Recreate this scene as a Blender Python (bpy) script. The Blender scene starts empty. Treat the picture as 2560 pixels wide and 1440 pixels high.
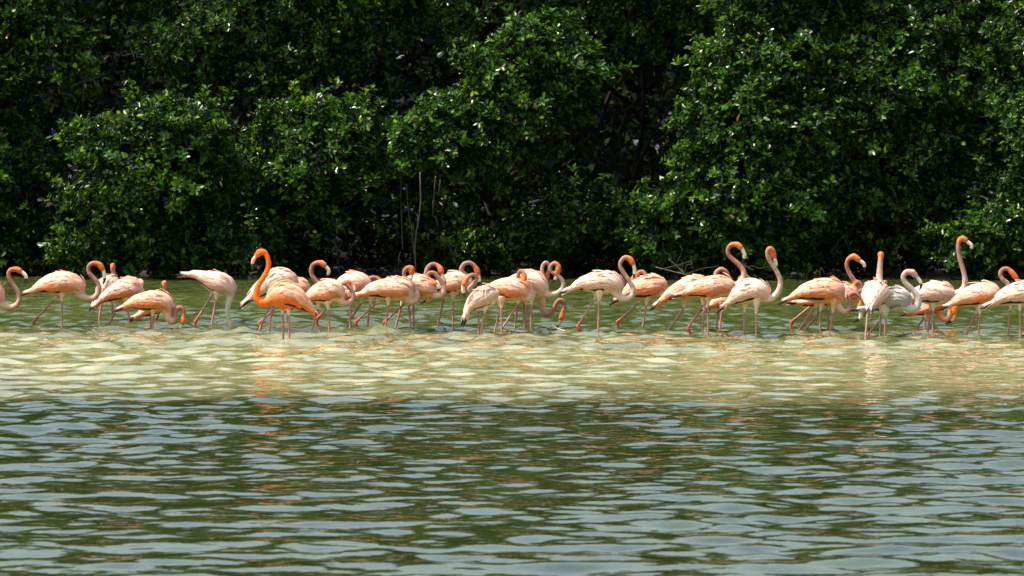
import bpy, math, random
import numpy as np
from mathutils import Vector

# ------------------------------------------------------------------ camera, sky, sun, exposure
SC = bpy.context.scene
COL = SC.collection
FPX = 14230.0            # focal length in photo pixels (2560 wide)  -> 200 mm lens
CAMH = 2.0               # eye height over the water (from a boat)
HORIZ = 224.0            # horizon row in the photo
PITCH = math.atan((720 - HORIZ) / FPX)
cam_d = bpy.data.cameras.new('camera')
cam_d.sensor_width = 36.0
cam_d.lens = FPX * 36.0 / 2560.0
cam_d.clip_start = 0.5
cam_d.clip_end = 2000.0
cam_d.dof.use_dof = True
cam_d.dof.focus_distance = 46.5
cam_d.dof.aperture_fstop = 11.0
cam = bpy.data.objects.new('camera', cam_d)
cam.location = (0, 0, CAMH)
cam.rotation_euler = (math.pi / 2 - PITCH, 0, 0)
COL.objects.link(cam)
SC.camera = cam

SUN_EL, SUN_AZ = 63.0, 258.0       # azimuth clockwise from +Y (view direction)
world = bpy.data.worlds.new('World')
SC.world = world
world.use_nodes = True
wn = world.node_tree.nodes
wl_ = world.node_tree.links
sky = wn.new('ShaderNodeTexSky')
sky.sky_type = 'NISHITA'
sky.sun_disc = False
sky.sun_elevation = math.radians(SUN_EL)
sky.sun_rotation = math.radians(SUN_AZ)
sky.air_density = 1.35
sky.dust_density = 6.0
sky.ozone_density = 1.0
bg = wn['Background']
bg.inputs['Strength'].default_value = 0.15
wl_.new(sky.outputs['Color'], bg.inputs['Color'])

sun_d = bpy.data.lights.new('sun', 'SUN')
sun_d.energy = 4.6
sun_d.angle = math.radians(0.53)
sun_d.color = (1.0, 0.93, 0.81)
sun = bpy.data.objects.new('sun', sun_d)
el, az = math.radians(SUN_EL), math.radians(SUN_AZ)
sdir = Vector((math.sin(az) * math.cos(el), math.cos(az) * math.cos(el), math.sin(el)))
sun.rotation_euler = sdir.to_track_quat('Z', 'Y').to_euler()
sun.location = (0, 40, 30)
COL.objects.link(sun)

SC.view_settings.view_transform = 'Standard'
SC.view_settings.look = 'None'
SC.view_settings.exposure = 0.82
SC.view_settings.gamma = 1.0
SC.view_settings.use_curve_mapping = False
SC.render.engine = 'CYCLES'
SC.cycles.max_bounces = 8
SC.cycles.transparent_max_bounces = 8
SC.cycles.caustics_reflective = False
SC.cycles.caustics_refractive = False

rng = np.random.default_rng(11)
random.seed(5)

# ------------------------------------------------------------------ photo pixel <-> place
CP, SP = math.cos(PITCH), math.sin(PITCH)
def at(px, py, D):
    """point of the place seen at photo pixel (px,py) standing D metres away"""
    r = (px - 1280.0) / FPX
    d = (py - 720.0) / FPX
    dy = CP - d * SP
    dz = -SP - d * CP
    t = D / dy
    return r * t, CAMH + t * dz
def dist_of_row(py):
    d = (py - 720.0) / FPX
    dy = CP - d * SP
    dz = -SP - d * CP
    return -CAMH / dz * dy

# ------------------------------------------------------------------ helpers
def mesh_from(name, verts, faces, cols=None, smooth=True):
    """verts Nx3, faces: list of arrays (each kx3 or kx4)"""
    me = bpy.data.meshes.new(name)
    verts = np.asarray(verts, dtype=np.float32)
    if not isinstance(faces, list):
        faces = [faces]
    faces = [np.asarray(f, dtype=np.int32) for f in faces if len(f)]
    nl = sum(f.size for f in faces)
    nf = sum(len(f) for f in faces)
    me.vertices.add(len(verts))
    me.vertices.foreach_set('co', verts.ravel())
    me.loops.add(nl)
    me.loops.foreach_set('vertex_index', np.concatenate([f.ravel() for f in faces]))
    me.polygons.add(nf)
    starts, off = [], 0
    for f in faces:
        starts.append(off + np.arange(len(f)) * f.shape[1])
        off += f.size
    me.polygons.foreach_set('loop_start', np.concatenate(starts).astype(np.int32))
    me.polygons.foreach_set('use_smooth', np.full(nf, smooth, dtype=bool))
    if cols is not None:
        set_cols(me, cols)
    me.update(calc_edges=True)
    return me
def set_cols(me, cols):
    a = me.color_attributes.new('tint', 'FLOAT_COLOR', 'POINT')
    c = np.ones((len(cols), 4), dtype=np.float32)
    c[:, :3] = cols
    a.data.foreach_set('color', c.ravel())
def obj(name, me, mat=None, parent=None, loc=None):
    o = bpy.data.objects.new(name, me)
    if mat is not None:
        me.materials.append(mat)
    COL.objects.link(o)
    if parent is not None:
        o.parent = parent
    if loc is not None:
        o.location = loc
    return o
def empty(name, loc, rz=0.0):
    o = bpy.data.objects.new(name, None)
    o.empty_display_size = 0.1
    o.location = loc
    o.rotation_euler = (0, 0, rz)
    COL.objects.link(o)
    return o
def tag(o, label=None, cat=None, group=None, kind=None):
    if label: o['label'] = label
    if cat: o['category'] = cat
    if group: o['group'] = group
    if kind: o['kind'] = kind
    return o

def catmull(P, n):
    """resample control points P (k x d) to n points by arc length, centripetal-ish catmull-rom"""
    P = np.asarray(P, dtype=float)
    if len(P) == 2:
        t = np.linspace(0, 1, n)[:, None]
        return P[0] * (1 - t) + P[1] * t
    Q = np.vstack([2 * P[0] - P[1], P, 2 * P[-1] - P[-2]])
    out = []
    for i in range(1, len(Q) - 2):
        p0, p1, p2, p3 = Q[i - 1], Q[i], Q[i + 1], Q[i + 2]
        for t in np.linspace(0, 1, 14, endpoint=False):
            out.append(0.5 * ((2 * p1) + (-p0 + p2) * t + (2 * p0 - 5 * p1 + 4 * p2 - p3) * t * t
                              + (-p0 + 3 * p1 - 3 * p2 + p3) * t ** 3))
    out.append(Q[-2])
    out = np.array(out)
    s = np.concatenate([[0], np.cumsum(np.linalg.norm(np.diff(out[:, :3], axis=0), axis=1))])
    ss = np.linspace(0, s[-1], n)
    return np.stack([np.interp(ss, s, out[:, k]) for k in range(out.shape[1])], axis=1)

def sweep(C, rv, rl, n=14, ref=None):
    """closed tube along C (k x 3); rv = radius along the in-plane normal, rl = radius sideways (ref)"""
    C = np.asarray(C, dtype=float)
    k = len(C)
    T = np.gradient(C, axis=0)
    T /= (np.linalg.norm(T, axis=1)[:, None] + 1e-9)
    if ref is None:
        ref = np.array([0., 1., 0.])
        if abs(T[:, 1]).mean() > 0.8:
            ref = np.array([1., 0., 0.])
    S = np.tile(ref, (k, 1))
    S = S - (S * T).sum(1)[:, None] * T
    S /= (np.linalg.norm(S, axis=1)[:, None] + 1e-9)
    N = np.cross(S, T)
    a = np.linspace(0, 2 * np.pi, n, endpoint=False)
    rv = np.broadcast_to(rv, (k,)); rl = np.broadcast_to(rl, (k,))
    V = (C[:, None, :] + N[:, None, :] * (np.cos(a)[None, :, None] * rv[:, None, None])
         + S[:, None, :] * (np.sin(a)[None, :, None] * rl[:, None, None])).reshape(-1, 3)
    i = np.arange(k - 1)[:, None] * n
    j = np.arange(n)[None, :]
    j2 = (j + 1) % n
    F = np.stack([i + j, i + j2, i + n + j2, i + n + j], axis=-1).reshape(-1, 4)
    V = np.vstack([V, C[0], C[-1]])
    c0, c1 = k * n, k * n + 1
    jj = np.arange(n)
    cap0 = np.stack([np.full(n, c0), (jj + 1) % n, jj], axis=-1)
    cap1 = np.stack([np.full(n, c1), (k - 1) * n + jj, (k - 1) * n + (jj + 1) % n], axis=-1)
    return V, F, np.vstack([cap0, cap1])

class MB:
    def __init__(self):
        self.v, self.q, self.t, self.c, self.n = [], [], [], [], 0
    def add(self, V, Q, T=None, col=None):
        self.v.append(np.asarray(V)); 
        if Q is not None and len(Q): self.q.append(np.asarray(Q) + self.n)
        if T is not None and len(T): self.t.append(np.asarray(T) + self.n)
        if col is not None:
            c = np.asarray(col, dtype=float)
            self.c.append(np.tile(c, (len(V), 1)) if c.ndim == 1 else c)
        self.n += len(V)
    def tube(self, C, r, n=8, col=None, rl=None):
        V, Q, T = sweep(C, r, r if rl is None else rl, n)
        self.add(V, Q, T, col)
    def mesh(self, name, smooth=True):
        fs = []
        if self.q: fs.append(np.vstack(self.q))
        if self.t: fs.append(np.vstack(self.t))
        return mesh_from(name, np.vstack(self.v), fs, np.vstack(self.c) if self.c else None, smooth)

# ------------------------------------------------------------------ materials
def new_mat(name):
    m = bpy.data.materials.new(name)
    m.use_nodes = True
    return m, m.node_tree.nodes, m.node_tree.links, m.node_tree.nodes['Principled BSDF']
def m_plumage(name, streak=0.28, rough=0.75, scale=75.0, bump=0.6):
    m, n, l, p = new_mat(name)
    at_ = n.new('ShaderNodeAttribute'); at_.attribute_name = 'tint'
    tc = n.new('ShaderNodeTexCoord')
    no = n.new('ShaderNodeTexNoise'); no.inputs['Scale'].default_value = scale
    no.inputs['Detail'].default_value = 4.0
    l.new(tc.outputs['Object'], no.inputs['Vector'])
    mr = n.new('ShaderNodeMapRange')
    mr.inputs['From Min'].default_value = 0.3; mr.inputs['From Max'].default_value = 0.7
    mr.inputs['To Min'].default_value = 1.0 - streak; mr.inputs['To Max'].default_value = 1.0 + streak * 0.4
    l.new(no.outputs['Fac'], mr.inputs['Value'])
    mx = n.new('ShaderNodeVectorMath'); mx.operation = 'SCALE'
    l.new(at_.outputs['Color'], mx.inputs[0]); l.new(mr.outputs['Result'], mx.inputs['Scale'])
    l.new(mx.outputs['Vector'], p.inputs['Base Color'])
    p.inputs['Roughness'].default_value = rough
    p.inputs['Specular IOR Level'].default_value = 0.25
    b = n.new('ShaderNodeBump'); b.inputs['Strength'].default_value = bump; b.inputs['Distance'].default_value = 0.006
    l.new(no.outputs['Fac'], b.inputs['Height']); l.new(b.outputs['Normal'], p.inputs['Normal'])
    return m
def m_plain(name, col, rough=0.5, spec=0.5):
    m, n, l, p = new_mat(name)
    tc = n.new('ShaderNodeTexCoord')
    no = n.new('ShaderNodeTexNoise'); no.inputs['Scale'].default_value = 40.0
    l.new(tc.outputs['Object'], no.inputs['Vector'])
    cr = n.new('ShaderNodeMix'); cr.data_type = 'RGBA'
    cr.inputs['A'].default_value = (*[c * 0.8 for c in col], 1)
    cr.inputs['B'].default_value = (*[min(1, c * 1.1) for c in col], 1)
    l.new(no.outputs['Fac'], cr.inputs['Factor']); l.new(cr.outputs['Result'], p.inputs['Base Color'])
    p.inputs['Roughness'].default_value = rough
    p.inputs['Specular IOR Level'].default_value = spec
    return m
M_BODY = m_plumage('plumage')
M_WING = m_plumage('wing_plumage', streak=0.2, scale=90.0)
M_FLIGHT = m_plain('flight_feather_black', (0.018, 0.014, 0.013), 0.6, 0.3)
M_BILL = m_plain('bill_cream', (0.72, 0.66, 0.50), 0.45, 0.4)
M_BILLO = m_plain('bill_orange', (0.75, 0.38, 0.22), 0.45, 0.4)
M_BILLT = m_plain('bill_black', (0.014, 0.012, 0.012), 0.35, 0.5)
M_EYE = m_plain('eye_pale', (0.42, 0.27, 0.06), 0.35, 0.3)
M_BARK = m_plain('bark', (0.026, 0.022, 0.018), 0.9, 0.2)
M_TWIG = m_plain('bare_twig', (0.15, 0.127, 0.105), 0.85, 0.2)
M_ROOT = m_plain('aerial_root', (0.095, 0.08, 0.07), 0.85, 0.2)
M_FEATH = m_plain('loose_feather', (0.82, 0.80, 0.78), 0.7, 0.3)

def m_leaf(name='mangrove_leaf', spec=0.27):
    m, n, l, p = new_mat(name)
    a = n.new('ShaderNodeAttribute'); a.attribute_name = 'tint'
    l.new(a.outputs['Color'], p.inputs['Base Color'])
    p.inputs['Roughness'].default_value = 0.25
    p.inputs['Specular IOR Level'].default_value = spec
    tr = n.new('ShaderNodeBsdfTranslucent')
    sc = n.new('ShaderNodeVectorMath'); sc.operation = 'MULTIPLY'
    sc.inputs[1].default_value = (2.2, 2.0, 0.8)
    l.new(a.outputs['Color'], sc.inputs[0]); l.new(sc.outputs['Vector'], tr.inputs['Color'])
    mx = n.new('ShaderNodeMixShader'); mx.inputs['Fac'].default_value = 0.38
    l.new(p.outputs['BSDF'], mx.inputs[1]); l.new(tr.outputs['BSDF'], mx.inputs[2])
    l.new(mx.outputs['Shader'], n['Material Output'].inputs['Surface'])
    return m
M_LEAF = m_leaf()
M_LEAF_SHADE = m_leaf('shade_tinted_leaf', 0.06)  # thicket copy of the leaf, sheen cut so the gaps look shaded

def m_water():
    m, n, l, p = new_mat('lagoon_water')
    geo = n.new('ShaderNodeNewGeometry')
    sep = n.new('ShaderNodeSeparateXYZ'); l.new(geo.outputs['Position'], sep.inputs[0])
    # ragged edge of the pale mud bar
    mp = n.new('ShaderNodeMapping'); mp.inputs['Scale'].default_value = (0.35, 0.55, 1.0)
    l.new(geo.outputs['Position'], mp.inputs['Vector'])
    n1 = n.new('ShaderNodeTexNoise'); n1.inputs['Scale'].default_value = 1.0; n1.inputs['Detail'].default_value = 5.0
    l.new(mp.outputs['Vector'], n1.inputs['Vector'])
    def mth(op, a, b=None):
        x = n.new('ShaderNodeMath'); x.operation = op
        for i, v in enumerate((a, b)):
            if v is None: continue
            if isinstance(v, (int, float)): x.inputs[i].default_value = v
            else: l.new(v, x.inputs[i])
        return x.outputs[0]
    wob = mth('MULTIPLY', mth('SUBTRACT', n1.outputs['Fac'], 0.5), 5.0)
    yy = mth('ADD', sep.outputs['Y'], wob)
    xs = mth('MULTIPLY', sep.outputs['X'], 0.12)
    yy = mth('ADD', yy, xs)
    def ramp(v, lo, hi):
        r = n.new('ShaderNodeMapRange'); r.interpolation_type = 'SMOOTHSTEP'
        l.new(v, r.inputs['Value'])
        r.inputs['From Min'].default_value = lo; r.inputs['From Max'].default_value = hi
        return r.outputs['Result']
    near = ramp(yy, 35.2, 39.8)
    far = mth('SUBTRACT', 1.0, ramp(yy, 43.0, 49.0))
    bar = mth('MULTIPLY', near, far)
    n2 = n.new('ShaderNodeTexNoise'); n2.inputs['Scale'].default_value = 3.2; n2.inputs['Detail'].default_value = 6.0
    l.new(geo.outputs['Position'], n2.inputs['Vector'])
    deep = n.new('ShaderNodeMix'); deep.data_type = 'RGBA'
    deep.inputs['A'].default_value = (0.014, 0.025, 0.005, 1)
    deep.inputs['B'].default_value = (0.034, 0.048, 0.011, 1)
    l.new(ramp(n2.outputs['Fac'], 0.35, 0.7), deep.inputs['Factor'])
    sand = n.new('ShaderNodeMix'); sand.data_type = 'RGBA'
    sand.inputs['A'].default_value = (0.145, 0.160, 0.062, 1)
    sand.inputs['B'].default_value = (0.285, 0.275, 0.140, 1)
    l.new(ramp(n2.outputs['Fac'], 0.35, 0.65), sand.inputs['Factor'])
    mix = n.new('ShaderNodeMix'); mix.data_type = 'RGBA'
    l.new(bar, mix.inputs['Factor']); l.new(deep.outputs['Result'], mix.inputs['A']); l.new(sand.outputs['Result'], mix.inputs['B'])
    lee = n.new('ShaderNodeMix'); lee.data_type = 'RGBA'        # olive shallows behind the flock
    lee.inputs['B'].default_value = (0.052, 0.066, 0.018, 1)
    l.new(ramp(yy, 45.0, 50.0), lee.inputs['Factor']); l.new(deep.outputs['Result'], lee.inputs['A'])
    l.new(lee.outputs['Result'], mix.inputs['A'])
    l.new(mix.outputs['Result'], p.inputs['Base Color'])
    p.inputs['Roughness'].default_value = 0.03
    p.inputs['IOR'].default_value = 1.333
    n3 = n.new('ShaderNodeTexNoise'); n3.inputs['Scale'].default_value = 9.0; n3.inputs['Detail'].default_value = 2.0
    l.new(geo.outputs['Position'], n3.inputs['Vector'])
    b = n.new('ShaderNodeBump'); b.inputs['Strength'].default_value = 0.25; b.inputs['Distance'].default_value = 0.012
    l.new(n3.outputs['Fac'], b.inputs['Height']); l.new(b.outputs['Normal'], p.inputs['Normal'])
    return m
M_WATER = m_water()

def m_mud():
    m, n, l, p = new_mat('mud')
    geo = n.new('ShaderNodeNewGeometry')
    no = n.new('ShaderNodeTexNoise'); no.inputs['Scale'].default_value = 3.0; no.inputs['Detail'].default_value = 8.0
    l.new(geo.outputs['Position'], no.inputs['Vector'])
    cr = n.new('ShaderNodeMix'); cr.data_type = 'RGBA'
    cr.inputs['A'].default_value = (0.012, 0.010, 0.008, 1); cr.inputs['B'].default_value = (0.03, 0.025, 0.018, 1)
    l.new(no.outputs['Fac'], cr.inputs['Factor']); l.new(cr.outputs['Result'], p.inputs['Base Color'])
    p.inputs['Roughness'].default_value = 0.8
    b = n.new('ShaderNodeBump'); b.inputs['Strength'].default_value = 0.6; b.inputs['Distance'].default_value = 0.05
    l.new(no.outputs['Fac'], b.inputs['Height']); l.new(b.outputs['Normal'], p.inputs['Normal'])
    return m
M_MUD = m_mud()

# ------------------------------------------------------------------ setting: water and mud ground
def lines(fine_lo, fine_hi, step, far, step_hi=None):
    """grid lines: fine inside, growing outwards to +-far"""
    mid = [fine_lo]
    while mid[-1] < fine_hi:
        f = (mid[-1] - fine_lo) / (fine_hi - fine_lo)
        mid.append(mid[-1] + step + ((step_hi or step) - step) * f)
    lo, s = [fine_lo], step
    while lo[-1] > -far:
        s *= 1.35; lo.append(lo[-1] - s)
    hi, s = [mid[-1]], step_hi or step
    while hi[-1] < far:
        s *= 1.35; hi.append(hi[-1] + s)
    return np.array(lo[:0:-1] + mid + hi[1:])
def grid_mesh(name, xs, ys, Z):
    X, Y = np.meshgrid(xs, ys)
    V = np.stack([X, Y, Z], axis=-1).reshape(-1, 3)
    nx, ny = len(xs), len(ys)
    i = (np.arange(ny - 1)[:, None] * nx + np.arange(nx - 1)[None, :])
    F = np.stack([i, i + 1, i + nx + 1, i + nx], axis=-1).reshape(-1, 4)
    return mesh_from(name, V, F)
FEET = [(-4.46, 47.98), (-4.41, 47.90), (-4.04, 47.98), (-3.79, 47.90), (-3.55, 48.86), (-3.44, 48.88), (-3.44, 48.49), (-3.25, 48.41), (-3.03, 47.56), (-3.00, 47.49), (-3.06, 48.94), (-3.10, 48.83), (-2.71, 48.58), (-2.56, 48.50), (-1.81, 44.98), (-1.76, 44.90), (-2.09, 46.96), (-2.00, 46.91), (-2.16, 48.49), (-1.92, 48.41), (-1.65, 46.43), (-1.49, 46.35), (-1.64, 47.56), (-1.35, 47.49), (-1.40, 47.73), (-1.21, 47.65), (-1.28, 47.23), (-1.05, 47.16), (-1.06, 47.35), (-0.82, 47.27), (-0.85, 47.56), (-0.98, 47.49), (-0.63, 47.90), (-0.50, 47.82), (-0.27, 46.11), (-0.26, 46.03), (-0.15, 46.91), (-0.08, 46.83), (-0.08, 47.28), (0.16, 47.21), (0.02, 47.38), (0.11, 47.30), (0.10, 47.48), (0.15, 47.40), (0.58, 46.80), (0.71, 46.72), (0.89, 47.61), (1.09, 47.54), (1.29, 47.12), (1.57, 47.04), (1.47, 46.64), (1.60, 46.56), (1.71, 47.73), (1.74, 47.65), (1.88, 45.99), (1.97, 45.92), (2.36, 46.99), (2.63, 46.91), (2.33, 47.51), (2.64, 47.44), (2.44, 47.47), (2.57, 47.39), (2.86, 45.95), (2.98, 46.09), (2.89, 46.35), (3.04, 46.28), (3.42, 46.80), (3.46, 46.72), (3.39, 47.73), (3.46, 47.65), (3.69, 46.30), (3.79, 46.23), (4.02, 46.09), (4.11, 46.01)]
def build_water():
    xs = lines(-7.2, 7.2, 0.042, 500.0)
    ys = lines(20.8, 61.2, 0.036, 500.0, 0.052)
    X, Y = np.meshgrid(xs.astype(np.float32), ys.astype(np.float32))
    Z = np.zeros_like(X)
    r = np.random.default_rng(4)
    N = 64
    lam = np.exp(r.uniform(np.log(0.17), np.log(1.25), N))
    ang = r.uniform(math.radians(-5), math.radians(175), N)
    ph = r.uniform(0, 2 * np.pi, N)
    RMS = 0.09
    s0 = RMS / math.sqrt(N / 2)
    for L_, a_, p_ in zip(lam, ang, ph):
        k = 2 * np.pi / L_
        w = s0 / k * (1.15 if 0.25 < L_ < 0.7 else 0.8)
        arg = (k * (math.cos(a_) * X + math.sin(a_) * Y) + p_)
        Z += w * np.sin(arg)
    Z2 = np.zeros_like(X)
    N2 = 40
    for _ in range(N2):
        L_ = math.exp(r.uniform(math.log(0.16), math.log(0.32)))
        a_ = r.uniform(math.radians(5), math.radians(185)); k = 2 * np.pi / L_
        Z2 += 0.085 / math.sqrt(N2 / 2) / k * np.sin(k * (math.cos(a_) * X + math.sin(a_) * Y) + r.uniform(0, 6.3))
    short = np.interp(Y, [22, 36, 43, 47], [0.34, 0.65, 0.85, 2.1]) * (1 - 0.75 * np.clip((Y - 53.5) / 4.0, 0, 1))
    # gust patches: calmer and rougher water
    G = np.zeros_like(X)
    for _ in range(9):
        a_ = r.uniform(0, 2 * np.pi); L_ = r.uniform(4, 14)
        k = 2 * np.pi / L_
        G += np.sin(k * (math.cos(a_) * X + 0.6 * math.sin(a_) * Y) + r.uniform(0, 6.3))
    G = 0.5 + 0.5 * np.tanh(G / 2.5)
    A = 0.46 + 0.88 * G
    A *= 1.0 - 0.33 * np.clip(X / 5.0, -0.5, 1.0)
    A *= np.interp(Y, [21, 27, 36], [0.80, 0.84, 1.0])
    A *= 1.0 - 0.30 * np.exp(-((Y - 41.0) / 3.5) ** 2)
    A *= 1.0 + 0.25 * np.exp(-((Y - 48.5) / 3.2) ** 2)            # stirred up round the wading birds
    A *= 1.0 - 0.6 * np.clip((Y - 52.0) / 5.0, 0, 1)          # calm under the lee of the trees
    for fx, fy in FEET:                                         # rings round the wading legs
        i0, i1 = np.searchsorted(xs, [fx - .6, fx + .6]); j0, j1 = np.searchsorted(ys, [fy - .6, fy + .6])
        R_ = np.hypot(X[j0:j1, i0:i1] - fx, Y[j0:j1, i0:i1] - fy)
        Z2[j0:j1, i0:i1] += 0.0032 * np.cos(R_ * 2 * np.pi / 0.13) * np.exp(-R_ / 0.14)
    dx = np.gradient(xs); dy = np.gradient(ys)
    fade = np.clip(1.6 - np.maximum(dx[None, :], dy[:, None]) / 0.085, 0, 1)
    Z = (Z * A + Z2 * short) * fade
    o = obj('water', grid_mesh('water', xs, ys, Z), M_WATER)
    tag(o, 'rippled green lagoon water with a pale shallow mud bar', kind='structure')
build_water()

def build_ground():
    xs = lines(-14, 14, 0.5, 600.0)
    ys = lines(56, 75, 0.35, 600.0)
    X, Y = np.meshgrid(xs, ys)
    Z = np.interp(Y, [0, 58, 60.3, 61.2, 63, 80, 600], [-0.7, -0.6, -0.22, 0.05, 0.16, 0.3, 0.3])
    Z += 0.05 * np.sin(X * 1.3 + np.sin(Y)) * np.exp(-((Y - 61.5) / 6) ** 2)
    o = obj('ground', grid_mesh('ground', xs, ys, Z), M_MUD)
    tag(o, 'dark mud bank the mangroves grow on', kind='structure')
build_ground()

# ------------------------------------------------------------------ mangroves
def leaf_block(base, dirs, lens, wids, roll_ref, fold, full=True):
    """vectorised leaves. base Nx3, dirs Nx3 unit, returns V,F(quads)"""
    n = len(base)
    side = np.cross(dirs, roll_ref)
    side /= (np.linalg.norm(side, axis=1)[:, None] + 1e-6)
    nor = np.cross(side, dirs)
    L = lens[:, None]; W = wids[:, None]
    f = (fold * wids)[:, None]
    if full:
        pts = [base,
               base + dirs * L * 0.36 + side * W * 0.5 + nor * f,
               base + dirs * L * 0.74 + side * W * 0.40 + nor * (f * 0.7 - 0.06 * L),
               base + dirs * L * 1.0 - nor * L * 0.10,
               base + dirs * L * 0.74 - side * W * 0.40 + nor * (f * 0.7 - 0.06 * L),
               base + dirs * L * 0.36 - side * W * 0.5 + nor * f]
        V = np.stack(pts, axis=1).reshape(-1, 3)
        i = np.arange(n)[:, None] * 6
        F = np.vstack([i + np.array([0, 1, 2, 3]), i + np.array([0, 3, 4, 5])])
    else:
        pts = [base, base + dirs * L * 0.5 + side * W * 0.5, base + dirs * L, base + dirs * L * 0.5 - side * W * 0.5]
        V = np.stack(pts, axis=1).reshape(-1, 3)
        i = np.arange(n)[:, None] * 4
        F = i + np.array([0, 1, 2, 3])
    return V, F
def norm(a):
    return a / (np.linalg.norm(a, axis=-1, keepdims=True) + 1e-9)
def rosettes(P, A, r, per=(5, 9), lsize=0.095, full=True, spread=(35, 85)):
    """leaf whorls at points P with axes A"""
    n = len(P)
    cnt = r.integers(per[0], per[1], n)
    idx = np.repeat(np.arange(n), cnt)
    N = len(idx)
    A = norm(A)
    ref = np.where(np.abs(A[:, 2:3]) > 0.9, np.array([[1., 0, 0]]), np.array([[0., 0, 1.]]))
    U = norm(np.cross(A, ref)); W = np.cross(A, U)
    first = np.concatenate([[0], np.cumsum(cnt)[:-1]])
    k = np.arange(N) - first[idx]
    th = k * 2.4 + r.uniform(0, 6.3, n)[idx] + r.normal(0, 0.25, N)
    sp = np.radians(r.uniform(spread[0], spread[1], N))
    d = (A[idx] * np.cos(sp)[:, None] + (U[idx] * np.cos(th)[:, None] + W[idx] * np.sin(th)[:, None]) * np.sin(sp)[:, None])
    d = norm(d + r.normal(0, 0.12, (N, 3)))
    L = lsize * r.uniform(0.6, 1.2, N)
    base = P[idx] + d * 0.012 - A[idx] * (r.uniform(0, 0.05, N))[:, None]
    V, F = leaf_block(base, d, L, L * r.uniform(0.42, 0.56, N), norm(A[idx] + r.normal(0, 0.25, (N, 3))), r.uniform(0.05, 0.22, N), full)
    # per-leaf tint: fresh yellow-green to deep green, per whorl and per leaf
    t = np.clip(r.normal(0.30, 0.22, n)[idx] + r.normal(0, 0.18, N), 0, 1)[:, None]
    c = np.array([[0.002, 0.010, 0.0025]]) * (1 - t) + np.array([[0.060, 0.160, 0.012]]) * t
    fresh = r.random(N) < 0.07
    c[fresh] = np.array([0.12, 0.21, 0.018])
    old = r.random(N) < 0.0022
    c[old] = np.array([0.26, 0.15, 0.025])
    return V, F, np.repeat(c, 6 if full else 4, axis=0)

def limb(mb, a, b, r0, r1, r, n=7, col=None, wob=0.08):
    a, b = np.asarray(a, float), np.asarray(b, float)
    L = np.linalg.norm(b - a)
    P = [a + (b - a) * t + (r.normal(0, wob * L, 3) if 0 < t < 1 else 0) for t in (0, 0.33, 0.66, 1)]
    C = catmull(P, 8)
    mb.tube(C, np.linspace(r0, r1, 8), n, col)

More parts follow.
